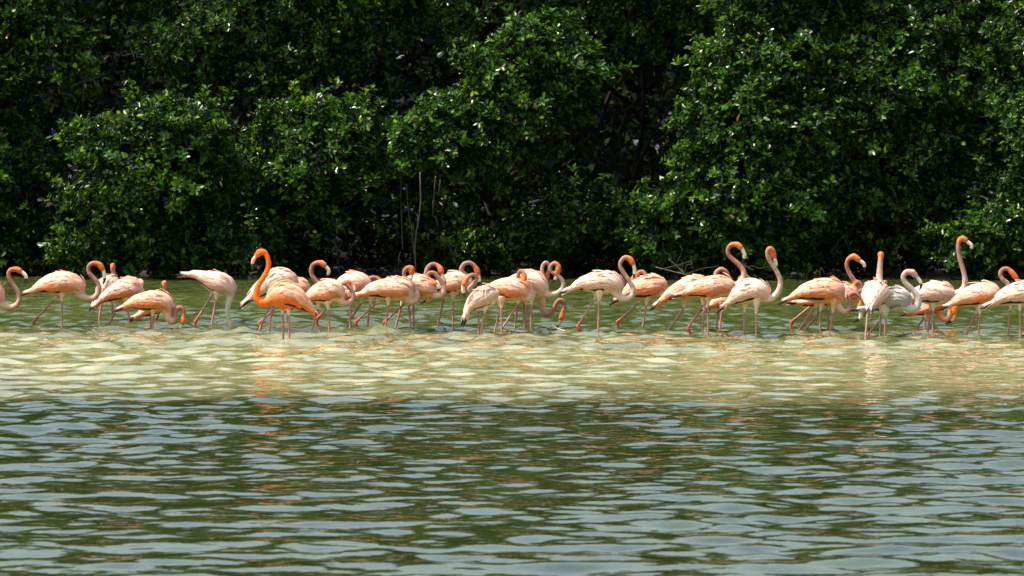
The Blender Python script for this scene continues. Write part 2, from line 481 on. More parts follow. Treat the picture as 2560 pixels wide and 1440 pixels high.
LEAF_ONE = None
def mangrove(name, label, base_px, D, lumps, seed, dens=1.0, twigs=(), roots=(), size=0.072, loose=6, full=True):
    """lumps: (px, py, radius px, depth offset m, density)"""
    r = np.random.default_rng(seed)
    bx, _ = at(base_px, 690, D)
    bz = 0.1
    root = empty(name, (bx, D + 0.9, bz))
    tag(root, label, 'mangrove', 'mangroves along the far bank')
    base = np.array([bx, D + 0.9, bz])
    PP, AA = [], []
    wood = MB()
    fork = base + np.array([r.normal(0, 0.1), 0.15, 0.7])
    limb(wood, base - np.array([0, 0, 0.4]), fork, 0.085, 0.06, r, 9)
    anchors = []
    for (px, py, rad, dd, dn) in lumps:
        x, z = at(px, py, D + dd)
        R = rad * (D + dd) / FPX
        c = np.array([x, D + dd, z])
        anchors.append((c, R))
        rx, ry, rz = R * r.uniform(0.95, 1.2), R * r.uniform(0.8, 1.1), R * r.uniform(0.8, 1.0)
        n = int(228 * dn * dens * (R / 0.42) ** 2)
        dirn = norm(r.normal(0, 1, (n * 2, 3)))
        # fewer at the back and underneath
        w = 0.25 + 0.75 * np.clip(0.55 + 0.6 * dirn[:, 2] - 0.5 * dirn[:, 1], 0, 1)
        dirn = dirn[r.random(len(dirn)) < w][:n]
        rr = 1.0 - np.abs(r.normal(0, 0.28, len(dirn)))
        rr = rr * (1 + 0.18 * np.sin(dirn[:, 0] * 5 + seed) * np.cos(dirn[:, 2] * 6 + px))
        P = c + dirn * rr[:, None] * np.array([rx, ry, rz])
        keep = P[:, 2] > 0.02
        P, dirn = P[keep], dirn[keep]
        PP.append(P - base)
        AA.append(dirn * 0.75 + np.array([0, -0.12, 0.62]) + r.normal(0, 0.28, P.shape))
        # sprigs that break the outline
        for _ in range(int(14 * dn)):
            sd = norm(np.array([r.normal(0, 1), r.normal(-.35, .6), r.normal(.5, .8)]))
            q = np.linspace(0.8, r.uniform(1.1, 1.62), 6)[:, None]
            Ps = c + sd * q * np.array([rx, ry, rz]) + r.normal(0, 0.02, (6, 3))
            Ps = Ps[Ps[:, 2] > 0.03]
            PP.append(Ps - base); AA.append(np.tile(sd * 0.9 + np.array([0, 0, .5]), (len(Ps), 1)) + r.normal(0, .25, Ps.shape))
        limb(wood, fork + r.normal(0, 0.05, 3), c, 0.035, 0.012, r, 6)
        for _ in range(3):
            e = c + norm(r.normal(0, 1, 3) + np.array([0, -0.3, 0.4])) * R * 0.9
            limb(wood, c, e, 0.011, 0.005, r, 5)
    wv = wood
    for i in range(len(wv.v)): wv.v[i] = wv.v[i] - base
    obj('trunk', wv.mesh('trunk'), M_BARK, root)
    P = np.vstack(PP); A = np.vstack(AA)
    V, F, C = rosettes(P, A, r, lsize=size, full=full)
    cr = obj('crown', mesh_from('crown', V, F, C, smooth=False), M_LEAF, root)
    tag(cr, kind='stuff')
    # single leaves that stand clear of the mass (turned yellow or catching the sun)
    for i in range(loose):
        c, R = anchors[r.integers(len(anchors))]
        p = c + norm(np.array([r.normal(0, 0.6), -1.0, r.normal(0.3, 0.5)])) * R * 1.04
        if p[2] < 0.1: continue
        d = norm(np.array([[r.normal(0, 0.6), -0.25, r.normal(0.5, 0.5)]]))
        V, F = leaf_block(np.zeros((1, 3)), d, np.array([0.088]), np.array([0.042]), norm(r.normal(0, 1, (1, 3)) + np.array([[0, -1.0, 0.6]])), np.array([0.12]))
        col = [(0.16, 0.09, 0.015), (0.10, 0.17, 0.025), (0.10, 0.19, 0.025), (0.12, 0.20, 0.03), (0.14, 0.2, 0.03), (0.11, 0.18, 0.02)][i % 6]
        obj('leaf', mesh_from('leaf', V, F, np.tile(np.array(col), (6, 1))), M_LEAF, root, p - base)
    for (x0, y0, x1, y1, dd, rad) in twigs:
        ax, az_ = at(x0, y0, D + dd); ex, ez = at(x1, y1, D + dd)
        m = MB(); a = np.array([ax, D + dd, az_]) - base; e = np.array([ex, D + dd - 0.05, ez]) - base
        limb(m, a, e, rad, rad * 0.6, r, 6, wob=0.04)
        k = a + (e - a) * 0.55
        limb(m, k, k + (e - a) * 0.35 + np.array([r.normal(0, 0.05), -0.03, r.normal(0, 0.06)]), rad * 0.6, rad * 0.35, r, 5)
        obj('twig', m.mesh('twig'), M_TWIG, root)
    for (x0, y0, x1, y1, dd, rad) in roots:
        ax, az_ = at(x0, y0, D + dd); ex, ez = at(x1, y1, D + dd)
        m = MB()
        limb(m, np.array([ax, D + dd, az_]) - base, np.array([ex, D + dd, ez]) - base, rad, rad * 0.85, r, 7, wob=0.012)
        obj('aerial_root', m.mesh('aerial_root'), M_ROOT, root)
    return root

def low(xs, y=640, r=62, dd=0.0, dn=0.8):
    return [(x, y, r, dd, dn) for x in xs]
TREES = [
 dict(label='mangrove at the left edge, lit high up in the corner', base_px=20, D=61.3, seed=1,
      lumps=[(60,50,130,.2,1),(-90,160,160,.2,1),(130,140,100,.1,1),(30,-120,180,.4,.8),(-10,240,110,.3,.8),(-60,420,170,.2,.7),(70,420,110,.4,.5),(-120,580,150,0,.7),(40,560,100,.2,.6)] + low((-160,-70,20,110)),
      twigs=[(175,220,250,190,.6,.008),(205,250,222,180,.6,.007),(300,140,350,128,1.0,.008)]),
 dict(label='rounded mangrove mound low on the left, its top sunlit', base_px=370, D=60.1, seed=2,
      lumps=[(380,325,105,0,1.1),(265,365,90,0,1.1),(480,330,95,.1,1.1),(330,450,120,-.1,1),(450,450,115,0,1),(545,430,70,.2,1),(250,540,100,.1,.6),(380,570,110,.1,.6),(500,560,90,.2,.5)] + low((200,280,360,440,520,590), dd=.2)),
 dict(label='tall mangrove behind the left mound, reaching the top of the picture', base_px=650, D=62.2, seed=3,
      lumps=[(590,70,140,0,1.1),(760,50,130,0,1),(490,140,100,-.1,1),(880,130,80,.1,.8),(680,180,120,-.1,1),(430,110,60,0,1),(680,-90,190,.3,.8),(880,-60,150,.4,.7),(1000,20,70,.5,.6)],
      twigs=[(330,100,345,150,.4,.008),(300,135,318,128,.4,.006)]),
 dict(label='dim mangrove mound left of the hanging roots', base_px=790, D=60.7, seed=4,
      lumps=[(800,320,95,0,1.1),(715,330,75,0,1),(885,330,85,0,1),(760,430,115,-.1,.9),(885,440,105,0,.8),(670,430,75,.1,.8),(800,530,95,0,.7),(690,570,80,.1,.6),(900,540,70,.3,.4)] + low((650,720,790), r=50, dn=.5, dd=.3)),
 dict(label='brightly lit mangrove bough rising to the right above the hanging roots', base_px=1240, D=60.3, seed=5,
      lumps=[(1335,130,95,0,1.2),(1260,180,95,0,1.2),(1425,190,85,0,1.2),(1210,280,95,-.05,1.2),(1110,320,95,-.1,1.2),(1045,360,70,-.1,1.2),(1300,290,100,0,1.1),(1170,390,85,0,1),(1430,260,65,.1,1.1),(1270,390,75,0,.8),(1380,80,50,.1,1)],
      roots=[(1003,420,1007,625,.3,.005),(1016,460,1036,655,.35,.006),(1050,430,1040,690,.15,.009),(1089,440,1082,540,.3,.007),(1101,450,1097,487,.3,.006),(1088,540,1142,660,.5,.008),(1000,630,994,675,.3,.006),(838,600,850,690,.4,.008)],
      twigs=[(1222,400,1215,440,.1,.006),(1178,425,1172,440,.1,.006)]),
 dict(label='shaded mangrove at the top between the lit bough and the right mound', base_px=1560, D=62.8, seed=6,
      lumps=[(1480,30,120,0,.8),(1600,70,110,0,.7),(1720,60,100,0,.8),(1180,40,120,.2,.7),(1300,-60,160,.2,.7),(1560,-100,200,.3,.7),(1750,170,60,.3,.6)],
      twigs=[(1600,95,1625,85,.3,.010),(1740,115,1800,118,.2,.008),(1500,330,1530,320,.5,.007)]),
 dict(label='low shaded mangrove shrub behind the middle of the flock', base_px=1420, D=60.8, seed=7,
      lumps=[(1390,570,95,0,.6),(1490,540,85,.1,.6),(1570,590,80,0,.7),(1290,610,85,.1,.5),(1190,620,70,.2,.45),(1080,640,60,.3,.35)] + low((1120,1240,1330,1420,1510,1590), r=50, dn=.5, dd=.2),
      twigs=[(1330,655,1350,618,.0,.007)]),
 dict(label='large sunlit mangrove mound right of centre, spilling down to the water', base_px=1830, D=60.2, seed=8,
      lumps=[(1900,50,110,.4,1.1),(1840,170,105,.2,1.1),(1960,180,120,.2,1.1),(1790,310,85,.1,1.2),(1880,320,115,0,1.1),(2010,330,120,.1,1),(1760,450,80,0,1.2),(1850,480,115,-.1,1.1),(1980,500,120,0,.8),(1650,545,75,-.1,1.2),(1740,560,90,-.1,1.2),(1660,630,60,-.2,1.1),(1730,640,60,-.15,1),(1830,600,85,0,.9),(1920,-100,180,.5,.8),(1930,620,85,0,.6)] + low((1810,1900,1980), r=52, dd=.1, dn=.6),
      twigs=[(1840,230,1880,250,.0,.008),(1850,300,1880,330,.0,.006),(1650,600,1690,575,-.2,.007)]),
 dict(label='broad mangrove on the right with a dense leafy dome', base_px=2180, D=60.6, seed=9,
      lumps=[(2030,70,105,.2,1),(2180,70,110,.2,1),(2300,110,105,.1,1),(2110,200,120,0,1),(2240,230,120,0,1),(2400,210,105,.1,1.1),(2160,350,125,0,.9),(2290,360,120,0,.9),(2400,350,95,.1,.9),(2110,480,120,.1,.7),(2230,500,120,.1,.7),(2350,480,90,.2,.7),(2100,600,85,.2,.5),(2220,610,85,.2,.5),(2300,600,60,.3,.4),(2150,-100,180,.4,.8),(2350,-60,120,.5,.6)] + low((2050,2140,2230,2310), r=50, dn=.45, dd=.35),
      twigs=[(2210,140,2225,165,-.2,.007),(2160,590,2180,610,0,.007)]),
 dict(label='mangrove cut by the right edge, with a bright low bough near the water', base_px=2520, D=60.2, seed=10,
      lumps=[(2550,150,80,.3,1),(2540,300,80,.2,1),(2580,440,100,.1,1),(2400,615,65,-.2,1.2),(2470,590,80,-.2,1.2),(2550,570,95,-.1,1.2),(2500,640,65,-.1,1.1),(2640,300,180,.2,.9),(2640,520,120,.1,.9),(2490,470,70,.2,.8),(2660,80,170,.3,.8),(2600,-80,160,.5,.7),(2440,665,40,-.1,1)] + low((2580,2660,2740), r=60),
      twigs=[(2450,490,2490,530,-.1,.008),(2385,600,2400,588,-.25,.007)]),
]
for t in TREES:
    mangrove('mangrove', t['label'], t['base_px'], t['D'], t['lumps'], t['seed'], twigs=t.get('twigs', ()), roots=t.get('roots', ()))
# the bank goes on past both edges of the picture
for k, bx in enumerate((-330, -620, 2900, 3180)):
    r = np.random.default_rng(40 + k)
    lum = [(bx + r.normal(0, 100), y, r.uniform(110, 170), r.uniform(0, .4), .6) for y in (-150, -20, 110, 230, 350, 470, 580)]
    lum += [(bx + r.normal(0, 130), y, r.uniform(90, 140), r.uniform(-.1, .3), .6) for y in (20, 180, 330, 480, 610)]
    mangrove('mangrove', ['mangrove just past the left edge of the picture', 'second mangrove past the left edge of the picture',
                          'mangrove just past the right edge of the picture', 'second mangrove past the right edge of the picture'][k],
             bx, 61.0, lum + low((bx - 120, bx, bx + 120), r=70), 60 + k, loose=0, full=False)

def thicket():
    r = np.random.default_rng(77)
    n = 10500
    P = np.stack([r.uniform(-9.5, 9.5, n), r.uniform(62.0, 66.5, n), 5.0 * r.random(n) ** 0.85], axis=1)
    hump = 0.35 * np.sin(P[:, 0] * 1.1) + 0.25 * np.sin(P[:, 0] * 2.7 + 1)
    P[:, 2] *= 1 + 0.1 * hump
    A = np.stack([r.normal(0, .6, n), r.normal(-.3, .5, n), r.uniform(0.1, 1.1, n)], axis=1)
    V1, F1, C1 = rosettes(P, A, r, per=(5, 8), lsize=0.11, full=False)
    n = 7000
    P = np.stack([r.uniform(-13, 13, n), r.uniform(66.5, 74, n), 5.3 * r.random(n) ** 0.8], axis=1)
    A = np.stack([r.normal(0, .6, n), r.normal(-.3, .5, n), r.uniform(0.1, 1.1, n)], axis=1)
    V2, F2, C2 = rosettes(P, A, r, per=(5, 7), lsize=0.26, full=False)
    n = 7500                                                  # unseen closed canopy overhead, added to block the sun
    P = np.stack([r.uniform(-11, 11, n), r.uniform(61.2, 70, n), r.uniform(3.5, 5.3, n)], axis=1)
    A = np.stack([r.normal(0, .5, n), r.normal(-.1, .5, n), r.uniform(0.4, 1.2, n)], axis=1)
    V3, F3, C3 = rosettes(P, A, r, per=(5, 8), lsize=0.16, full=False)
    n = 4200                                                  # low growth hiding the bank
    P = np.stack([r.uniform(-9, 9, n), r.uniform(60.5, 62.3, n), 0.05 + 1.0 * r.random(n) ** 1.3], axis=1)
    A = np.stack([r.normal(0, .6, n), r.normal(-.4, .5, n), r.uniform(0.1, 1.1, n)], axis=1)
    V4, F4, C4 = rosettes(P, A, r, per=(5, 8), lsize=0.11, full=False)
    n = 5200                                                  # the wood goes on behind
    P = np.stack([r.uniform(-17, 17, n), r.uniform(74, 92, n), 4.2 * r.random(n) ** 0.9], axis=1)
    A = np.stack([r.normal(0, .6, n), r.normal(-.3, .5, n), r.uniform(0.1, 1.1, n)], axis=1)
    V5, F5, C5 = rosettes(P, A, r, per=(5, 7), lsize=0.42, full=False)
    F3 = np.vstack([F3, F5 + len(V3)]); V3 = np.vstack([V3, V5]); C3 = np.vstack([C3, C5])
    V = np.vstack([V1, V4, V2, V3]); C = np.vstack([C1, C4, C2, C3]) * 0.17  # leaf tints darkened throughout: shade between the crowns put into the colour
    o1, o2, o3 = len(V1), len(V1) + len(V4), len(V1) + len(V4) + len(V2)
    o = obj('mangrove_thicket', mesh_from('mangrove_thicket', V, [np.vstack([F1, F4 + o1, F2 + o2, F3 + o3])], C, smooth=False), M_LEAF_SHADE)
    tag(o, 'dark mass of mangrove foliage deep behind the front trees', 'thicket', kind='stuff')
thicket()

# dead wood lying at the foot of the right mound
def dead_branch(label, pts, D, rad, seed, forks=4):
    r = np.random.default_rng(seed)
    W = [np.array([at(x, y, D)[0], D + dd, max(at(x, y, D)[1], -0.02)]) for x, y, dd in pts]
    b = W[0].copy()
    m = MB()
    C = catmull(np.array(W) - b, 12)
    m.tube(C, np.linspace(rad, rad * 0.5, 12), 7)
    for k in range(forks):
        c = C[2 + (k * 8) // max(1, forks)]
        e = c + np.array([r.normal(0, 0.16), r.normal(-.05, .08), abs(r.normal(0.08, 0.08))])
        limb(m, c, e, rad * 0.5, rad * 0.25, r, 5)
    o = obj('dead_branch', m.mesh('dead_branch'), M_TWIG, None, b)
    tag(o, label, 'branch', 'dead branches at the water edge')
dead_branch('bare grey branch drooping into the water under the right mound', [(1640,668,0),(1690,680,-.1),(1740,692,-.15)], 59.7, .005, 3)
dead_branch('pale forked stick standing up from the bare drooping branch', [(1672,648,0),(1700,672,-.05),(1715,690,-.1)], 59.8, .005, 4, 3)
dead_branch('thick pale driftwood piece behind the beak of the tall dark necked flamingo', [(1850,655,0),(1868,668,-.05),(1885,675,-.05)], 59.9, .013, 5, 2)

# ------------------------------------------------------------------ flamingos
CROP = {1: 0, 2: 420, 3: 740, 4: 1080, 5: 1380, 6: 1620, 7: 1940, 8: 2080}
Z48 = 4.8
PAL = {
 'pale':   dict(back=(.84,.41,.28), belly=(.82,.55,.37), low=(.80,.24,.06), n0=(.74,.47,.36), n1=(.40,.21,.165), n2=(.27,.125,.10), head=(.60,.14,.035), leg=(.42,.19,.165), ank=(.36,.085,.05)),
 'white':  dict(back=(.84,.48,.36), belly=(.82,.61,.45), low=(.74,.42,.27), n0=(.74,.58,.47), n1=(.43,.27,.225), n2=(.31,.17,.138), head=(.58,.16,.05), leg=(.42,.21,.19), ank=(.38,.10,.06)),
 'peach':  dict(back=(.84,.36,.205), belly=(.83,.47,.25), low=(.82,.21,.04), n0=(.82,.54,.40), n1=(.42,.195,.135), n2=(.27,.11,.08), head=(.70,.20,.06), leg=(.42,.19,.165), ank=(.35,.08,.05)),
 'orange': dict(back=(.80,.33,.17), belly=(.76,.17,.035), low=(.84,.14,.012), n0=(.84,.14,.012), n1=(.85,.135,.010), n2=(.86,.14,.010), head=(.87,.14,.009), leg=(.43,.21,.20), ank=(.40,.14,.11)),
 'red':    dict(back=(.80,.28,.12), belly=(.72,.17,.06), low=(.78,.18,.04), n0=(.78,.22,.08), n1=(.80,.36,.22), n2=(.84,.30,.10), head=(.86,.24,.03), leg=(.42,.18,.16), ank=(.36,.09,.06)),
 'cream':  dict(back=(.80,.49,.40), belly=(.80,.62,.49), low=(.74,.42,.27), n0=(.80,.72,.60), n1=(.60,.53,.42), n2=(.52,.45,.36), head=(.66,.40,.24), leg=(.42,.21,.19), ank=(.38,.10,.06)),
 'grey':   dict(back=(.74,.67,.60), belly=(.80,.76,.68), low=(.52,.46,.41), n0=(.64,.57,.52), n1=(.50,.43,.40), n2=(.42,.31,.28), head=(.52,.30,.22), leg=(.40,.20,.18), ank=(.36,.12,.09)),
}
def sstep(x, a, b):
    t = np.clip((x - a) / (b - a), 0, 1)
    return t * t * (3 - 2 * t)

BIRDS = []
def flamingo(label, crop, wl, torso, neck, head, bill, legs, pal='pale', yaw=0.0, dz=0.0, wf=0.85, cream=False, nr=1.0, tipc=None):
    BIRDS.append(dict(label=label, crop=crop, wl=wl, torso=torso, neck=neck, head=head, bill=bill, legs=legs, pal=pal,
                      yaw=yaw, dz=dz, wf=wf, cream=cream, nr=nr, tipc=tipc))

class Frame:
    """turns zoomed photo coordinates of one bird into its own metric, yawed frame"""
    def __init__(s, b):
        s.x0c = CROP[b['crop']]
        s.D = dist_of_row(580 + b['wl'] / Z48) + b['dz']
        s.m = s.D / FPX / Z48                     # metres per zoomed pixel
        s.yaw = math.radians(b['yaw'])
        hx = np.mean([l[0][0] for l in b['legs']])
        s.bx = at(s.x0c + hx / Z48, 720, s.D)[0]
    def p(s, q, ly=None):
        x, z = at(s.x0c + q[0] / Z48, 580 + q[1] / Z48, s.D)
        if ly is None:
            ly = q[2] * s.m if len(q) > 2 else 0.0
        lx = (x - s.bx + ly * math.sin(s.yaw)) / math.cos(s.yaw)
        return np.array([lx, ly, z])

def build_birds():
    temps = []
    for bi, b in enumerate(BIRDS):
        f = Frame(b)
        r = np.random.default_rng(100 + bi)
        m = f.m
        # torso
        T = [np.append(f.p((q[0], q[1]), 0.0), q[2] * m) for q in b['torso']]
        e = T[-1].copy(); dvec = T[-1][:3] - T[-2][:3]
        dvec = dvec / (np.linalg.norm(dvec) + 1e-9)
        T.append(np.append(e[:3] + dvec * e[3] * 0.7, e[3] * 0.42))
        S = catmull(T, 34)
        rv = np.clip(S[:, 3], 0.006, None)
        rl = np.minimum(rv * b['wf'], 0.135) + 0.004
        mb = MB()
        V, Q, TT = sweep(S[:, :3], rv, rl, 18, np.array([0., 1., 0.]))
        mb.add(V, Q, TT)
        # neck and head in one sweep
        npts = [f.p(q) for q in b['neck']]
        hd = f.p(b['head'])
        bp = [f.p(q) for q in b['bill']]
        hdir = hd - npts[-1]
        NC = catmull(np.array(npts + [hd]), 60)
        t = np.linspace(0, 1, 60)
        nrad = np.interp(t, [0, .08, .2, .42, .7, .86, .93, 1.0], [60, 50, 40, 31.5, 27.5, 26, 29, 36]) * m * b['nr']
        kn = np.convolve(r.normal(0, 1, 66), [.25, .5, .25], 'same')[:60]
        nrad = nrad * (1 + 0.045 * kn)
        HB = catmull(np.array([npts[-1], hd, bp[0]]), 16)
        # stop the neck at the head, then go on to the bill base
        C = np.vstack([NC, catmull(np.array([NC[-2], hd, bp[0]]), 10)[5:]])
        rr = np.concatenate([nrad, np.interp(np.linspace(0, 1, 5), [0, .5, 1], [37, 34, 25]) * m])
        refn = np.array([0., 1., 0.])
        V, Q, TT = sweep(C, rr, rr * np.concatenate([np.full(55, 1.0), np.linspace(1, .82, 10)]), 14, refn)
        mb.add(V, Q, TT)
        # thighs
        shanks = []
        for li, leg in enumerate(b['legs']):
            ly = (0.038 if li == 0 else -0.038)
            L = [f.p((q[0], q[1]), ly) for q in leg]
            if len(L) == 2:
                L.insert(1, L[0] + (L[1] - L[0]) * 0.14)
            d0 = L[1] - L[0]
            up = L[0] + np.array([0, 0, 0.05]) - d0 * 0.15
            TC = catmull(np.array([up, L[0], L[1]]), 12)
            mb.tube(TC, np.interp(np.linspace(0, 1, 12), [0, .35, .7, 1], [56 * m, 46 * m, 25 * m, 13.5 * m]), 12)
            shanks.append(L)
        me = mb.mesh('tmp')
        o = bpy.data.objects.new('tmp_bird', me)
        COL.objects.link(o)
        rm = o.modifiers.new('r', 'REMESH'); rm.mode = 'VOXEL'; rm.voxel_size = 0.0078
        sm = o.modifiers.new('s', 'SMOOTH'); sm.factor = 0.5; sm.iterations = 4
        temps.append((o, b, f, r, S, rv, rl, NC, hd, bp, shanks))
    dg = bpy.context.evaluated_depsgraph_get()
    dg.update()
    for (o, b, f, r, S, rv, rl, NC, hd, bp, shanks) in temps:
        ev = o.evaluated_get(dg)
        me0 = ev.to_mesh()
        nv = len(me0.vertices)
        V = np.empty(nv * 3, dtype=np.float32); me0.vertices.foreach_get('co', V); V = V.reshape(-1, 3).astype(float)
        nf = len(me0.polygons)
        lt = np.empty(nf, dtype=np.int32); me0.polygons.foreach_get('loop_total', lt)
        li = np.empty(len(me0.loops), dtype=np.int32); me0.loops.foreach_get('vertex_index', li)
        ls = np.empty(nf, dtype=np.int32); me0.polygons.foreach_get('loop_start', ls)
        quads = li[ls[lt == 4][:, None] + np.arange(4)]
        tris = li[ls[lt == 3][:, None] + np.arange(3)] if (lt == 3).any() else np.zeros((0, 3), int)
        ev.to_mesh_clear()
        finish_bird(b, f, r, V, quads, tris, S, rv, rl, NC, hd, bp, shanks)
    for tpl in temps:
        me = tpl[0].data
        bpy.data.objects.remove(tpl[0]); bpy.data.meshes.remove(me)

def feathers(S, rv, rl, r, u, phi, length, width, side, lift, col, droop=0.0, nl=6, edge=0.0):
    """feather blades lying on the torso surface. u: 0 tail .. 1 chest, phi: angle from the spine"""
    n = len(u)
    seglen = np.linalg.norm(np.diff(S[:, :3], axis=0), axis=1).sum()
    k = np.arange(len(S)) / (len(S) - 1)
    tt = np.linspace(0, 1, nl)
    prof = np.array([0.55, 0.9, 1.0, 0.95, 0.7, 0.08]) if nl == 6 else np.interp(tt, [0, .2, .5, .8, 1], [.55, .9, 1, .7, .06])
    ws = np.array([-1.0, 0.0, 1.0])
    UT = u[:, None] - (length / seglen)[:, None] * tt[None, :]           # n x nl
    UC = np.clip(UT, 0.0, 1.0)
    over = np.clip(-UT, 0, None)
    cx = np.interp(UC, k, S[:, 0]); cz = np.interp(UC, k, S[:, 2])
    RV = np.interp(UC, k, rv) ; RL = np.interp(UC, k, rl)
    # tangent
    G = np.gradient(S[:, :3], axis=0); G /= np.linalg.norm(G, axis=1)[:, None]
    tx = np.interp(UC, k, G[:, 0]); tz = np.interp(UC, k, G[:, 2])
    nx, nz = -tz, tx
    flip = np.where(nz < 0, -1.0, 1.0); nx *= flip; nz *= flip
    cx = cx - tx * over * seglen; cz = cz - tz * over * seglen
    PH = phi[:, None] + droop * tt[None, :]
    RR = np.sqrt(RV * RL) + 0.004
    RVm = np.maximum(RV, 0.022); RLm = np.maximum(RL, 0.02)
    out = np.empty((n, nl, 3, 3))
    for j, w in enumerate(ws):
        a = PH + w * (width[:, None] * prof[None, :] * 0.5) / np.maximum(RR, 0.035)
        off = lift[:, None] * (0.25 + 0.75 * tt[None, :]) + (1 - abs(w)) * 0.0035
        rvv, rll = RVm + off, RLm + off
        out[:, :, j, 0] = cx + nx * rvv * np.cos(a)
        out[:, :, j, 1] = side * rll * np.sin(a)
        out[:, :, j, 2] = cz + nz * rvv * np.cos(a)
    V = out.reshape(-1, 3)
    i = (np.arange(n)[:, None, None] * (nl * 3) + np.arange(nl - 1)[None, :, None] * 3 + np.arange(2)[None, None, :])
    F = np.stack([i, i + 1, i + 4, i + 3], axis=-1).reshape(-1, 4)
    # vane: deeper at the root, paler along the edges and the tip
    g = np.zeros((nl, 3)); g[:] = np.linspace(0, 1, nl)[:, None] * 0.55; g[:, 0] += 0.18; g[:, 2] += 0.18
    g = (g.reshape(1, -1) * edge)[:, :, None]
    base = col[:, None, :] * 0.9
    C = (base * (1 - g) + (col[:, None, :] * 0.5 + np.array([.90, .66, .55]) * 0.5) * g).reshape(-1, 3)
    return V, F, C

def finish_bird(b, f, r, V, quads, tris, S, rv, rl, NC, hd, bp, shanks):
    pal = {k: np.array(v) for k, v in PAL[b['pal']].items()}
    m = f.m
    root = empty('flamingo', (f.bx, f.D, 0.0), f.yaw)
    tag(root, b['label'], 'flamingo', 'flamingos wading in the shallows')
    # ---- plumage tint per vertex
    sub = S[:, :3]
    d2 = ((V[:, None, :] - sub[None, ::2, :]) ** 2).sum(-1)
    ti = d2.argmin(1) * 2
    rel = (V[:, 2] - S[ti, 2]) / np.maximum(rv[ti], 0.01)
    u = ti / (len(S) - 1)
    tor = pal['belly'] * (1 - sstep(rel, -0.55, 0.25))[:, None] + pal['back'] * sstep(rel, -0.55, 0.25)[:, None]
    tail = (1 - sstep(u, 0.02, 0.22))[:, None]
    tor = tor * (1 - 0.6 * tail) + (np.array([.84, .74, .64]) if b['pal'] not in ('orange', 'red') else pal['low']) * 0.6 * tail
    nd2 = ((V[:, None, :] - NC[None, :, :]) ** 2).sum(-1)
    ni = nd2.argmin(1)
    nt = ni / (len(NC) - 1)
    nd = np.sqrt(nd2.min(1))
    ncol = np.stack([np.interp(nt, [0, .12, .45, .82, .90, 1.0], [pal['n0'][k], pal['n0'][k], pal['n1'][k], pal['n2'][k], .5 * pal['n2'][k] + .5 * pal['head'][k], pal['head'][k]]) for k in range(3)], axis=1)
    wn_ = sstep(nt, 0.02, 0.16) * (1 - sstep(nd, 0.035, 0.06))
    # forehead / face beyond the neck line
    hdist = np.linalg.norm(V - (hd * 0.6 + bp[0] * 0.4), axis=1)
    col = tor * (1 - wn_)[:, None] + ncol * wn_[:, None]
    wh = (1 - sstep(hdist, 0.034, 0.052))[:, None]
    col = col * (1 - wh) + pal['head'] * wh
    # pale thighs
    for L in shanks:
        a, c = L[0], L[1]
        ab = c - a; tpar = np.clip(((V - a) @ ab) / (ab @ ab), 0, 1.2)
        dd = np.linalg.norm(V - (a + tpar[:, None] * ab), axis=1)
        w = ((1 - sstep(dd, 0.03, 0.05)) * sstep(tpar, 0.1, 0.5))[:, None]
        tc = np.array([.76, .60, .47])
        col = col * (1 - w) + tc * w
    col = col * (1 + r.normal(0, 0.03, (len(col), 1)))
    mb = MB()
    mb.add(V, quads, tris, col)
    for L in shanks:
        P = [L[1] - (L[1] - L[0]) * 0.25] + L[1:]
        end = L[-1].copy()
        dirn = end - L[-2]; dirn /= np.linalg.norm(dirn) + 1e-9
        if dirn[2] > -0.5: dirn = np.array([0.2 * np.sign(dirn[0]), 0, -1.0])
        P.append(end + dirn * (0.14 + max(0.0, end[2])) / max(0.6, -dirn[2]))
        P = np.array(P)
        # straight segments with slightly rounded joints
        seg = []
        for i in range(len(P) - 1):
            for t in np.linspace(0, 1, 9, endpoint=False):
                seg.append(P[i] * (1 - t) + P[i + 1] * t)
        seg.append(P[-1]); seg = np.array(seg)
        rad = np.full(len(seg), 12.2 * m)
        cl = np.tile(pal['leg'], (len(seg), 1))
        cl = cl * np.interp(np.linspace(0, 1, len(seg)), [0, 1], [1.05, 0.92])[:, None]
        if len(L) >= 4:
            J = L[2:-1]
            for j in J:
                dj = np.linalg.norm(seg - j, axis=1)
                rad += 7.5 * m * np.exp(-(dj / 0.022) ** 2)
            below = np.arange(len(seg)) >= 9 * 2 - 1
            dj = np.linalg.norm(seg - L[2], axis=1)
            w = np.clip(np.exp(-(dj / 0.05) ** 2) + below * 0.9, 0, 1)[:, None]
            cl = cl * (1 - w) + pal['ank'] * w
            rad = rad + below * 2.5 * m
        V2, Q2, T2 = sweep(seg, rad, rad, 8, np.array([0., 1., 0.]))
        cc = np.vstack([np.repeat(cl, 8, axis=0), cl[:1], cl[-1:]])
        mb.add(V2, Q2, T2, cc)
    obj('body', mb.mesh('body'), M_BODY, root)
    # ---- bill: cream with a bent black tip
    B = np.array(bp)
    if b['cream']:
        ext = B[2] - B[1]; ext /= np.linalg.norm(ext) + 1e-9
        bend = np.array([-(B[1] - B[0])[0] * 0.12, 0, (B[1] - B[0])[2] * 0.12 - 0.004])
        B = np.vstack([B, B[2] + ext * 34 * m + bend])
        cut = 0.70
    else:
        cut = 0.62
    start = B[0] - (B[1] - B[0]) * 0.25
    C = catmull(np.vstack([start, B]), 25)
    t = np.linspace(0, 1, 25)
    rb = np.interp(t, [0, .2, .45, .62, .82, 1], [21, 23, 23, 20, 13, 3.5]) * m * 0.95
    rs = rb * np.interp(t, [0, .5, 1], [.85, .72, .6])
    kc = int(cut * 24)
    mb = MB(); V2, Q2, T2 = sweep(C[:kc + 1], rb[:kc + 1], rs[:kc + 1], 10, np.array([0., 1., 0.])); mb.add(V2, Q2, T2)
    bo = obj('bill', mb.mesh('bill'), M_BILLO if b['pal'] in ('orange', 'red') else M_BILL, root)
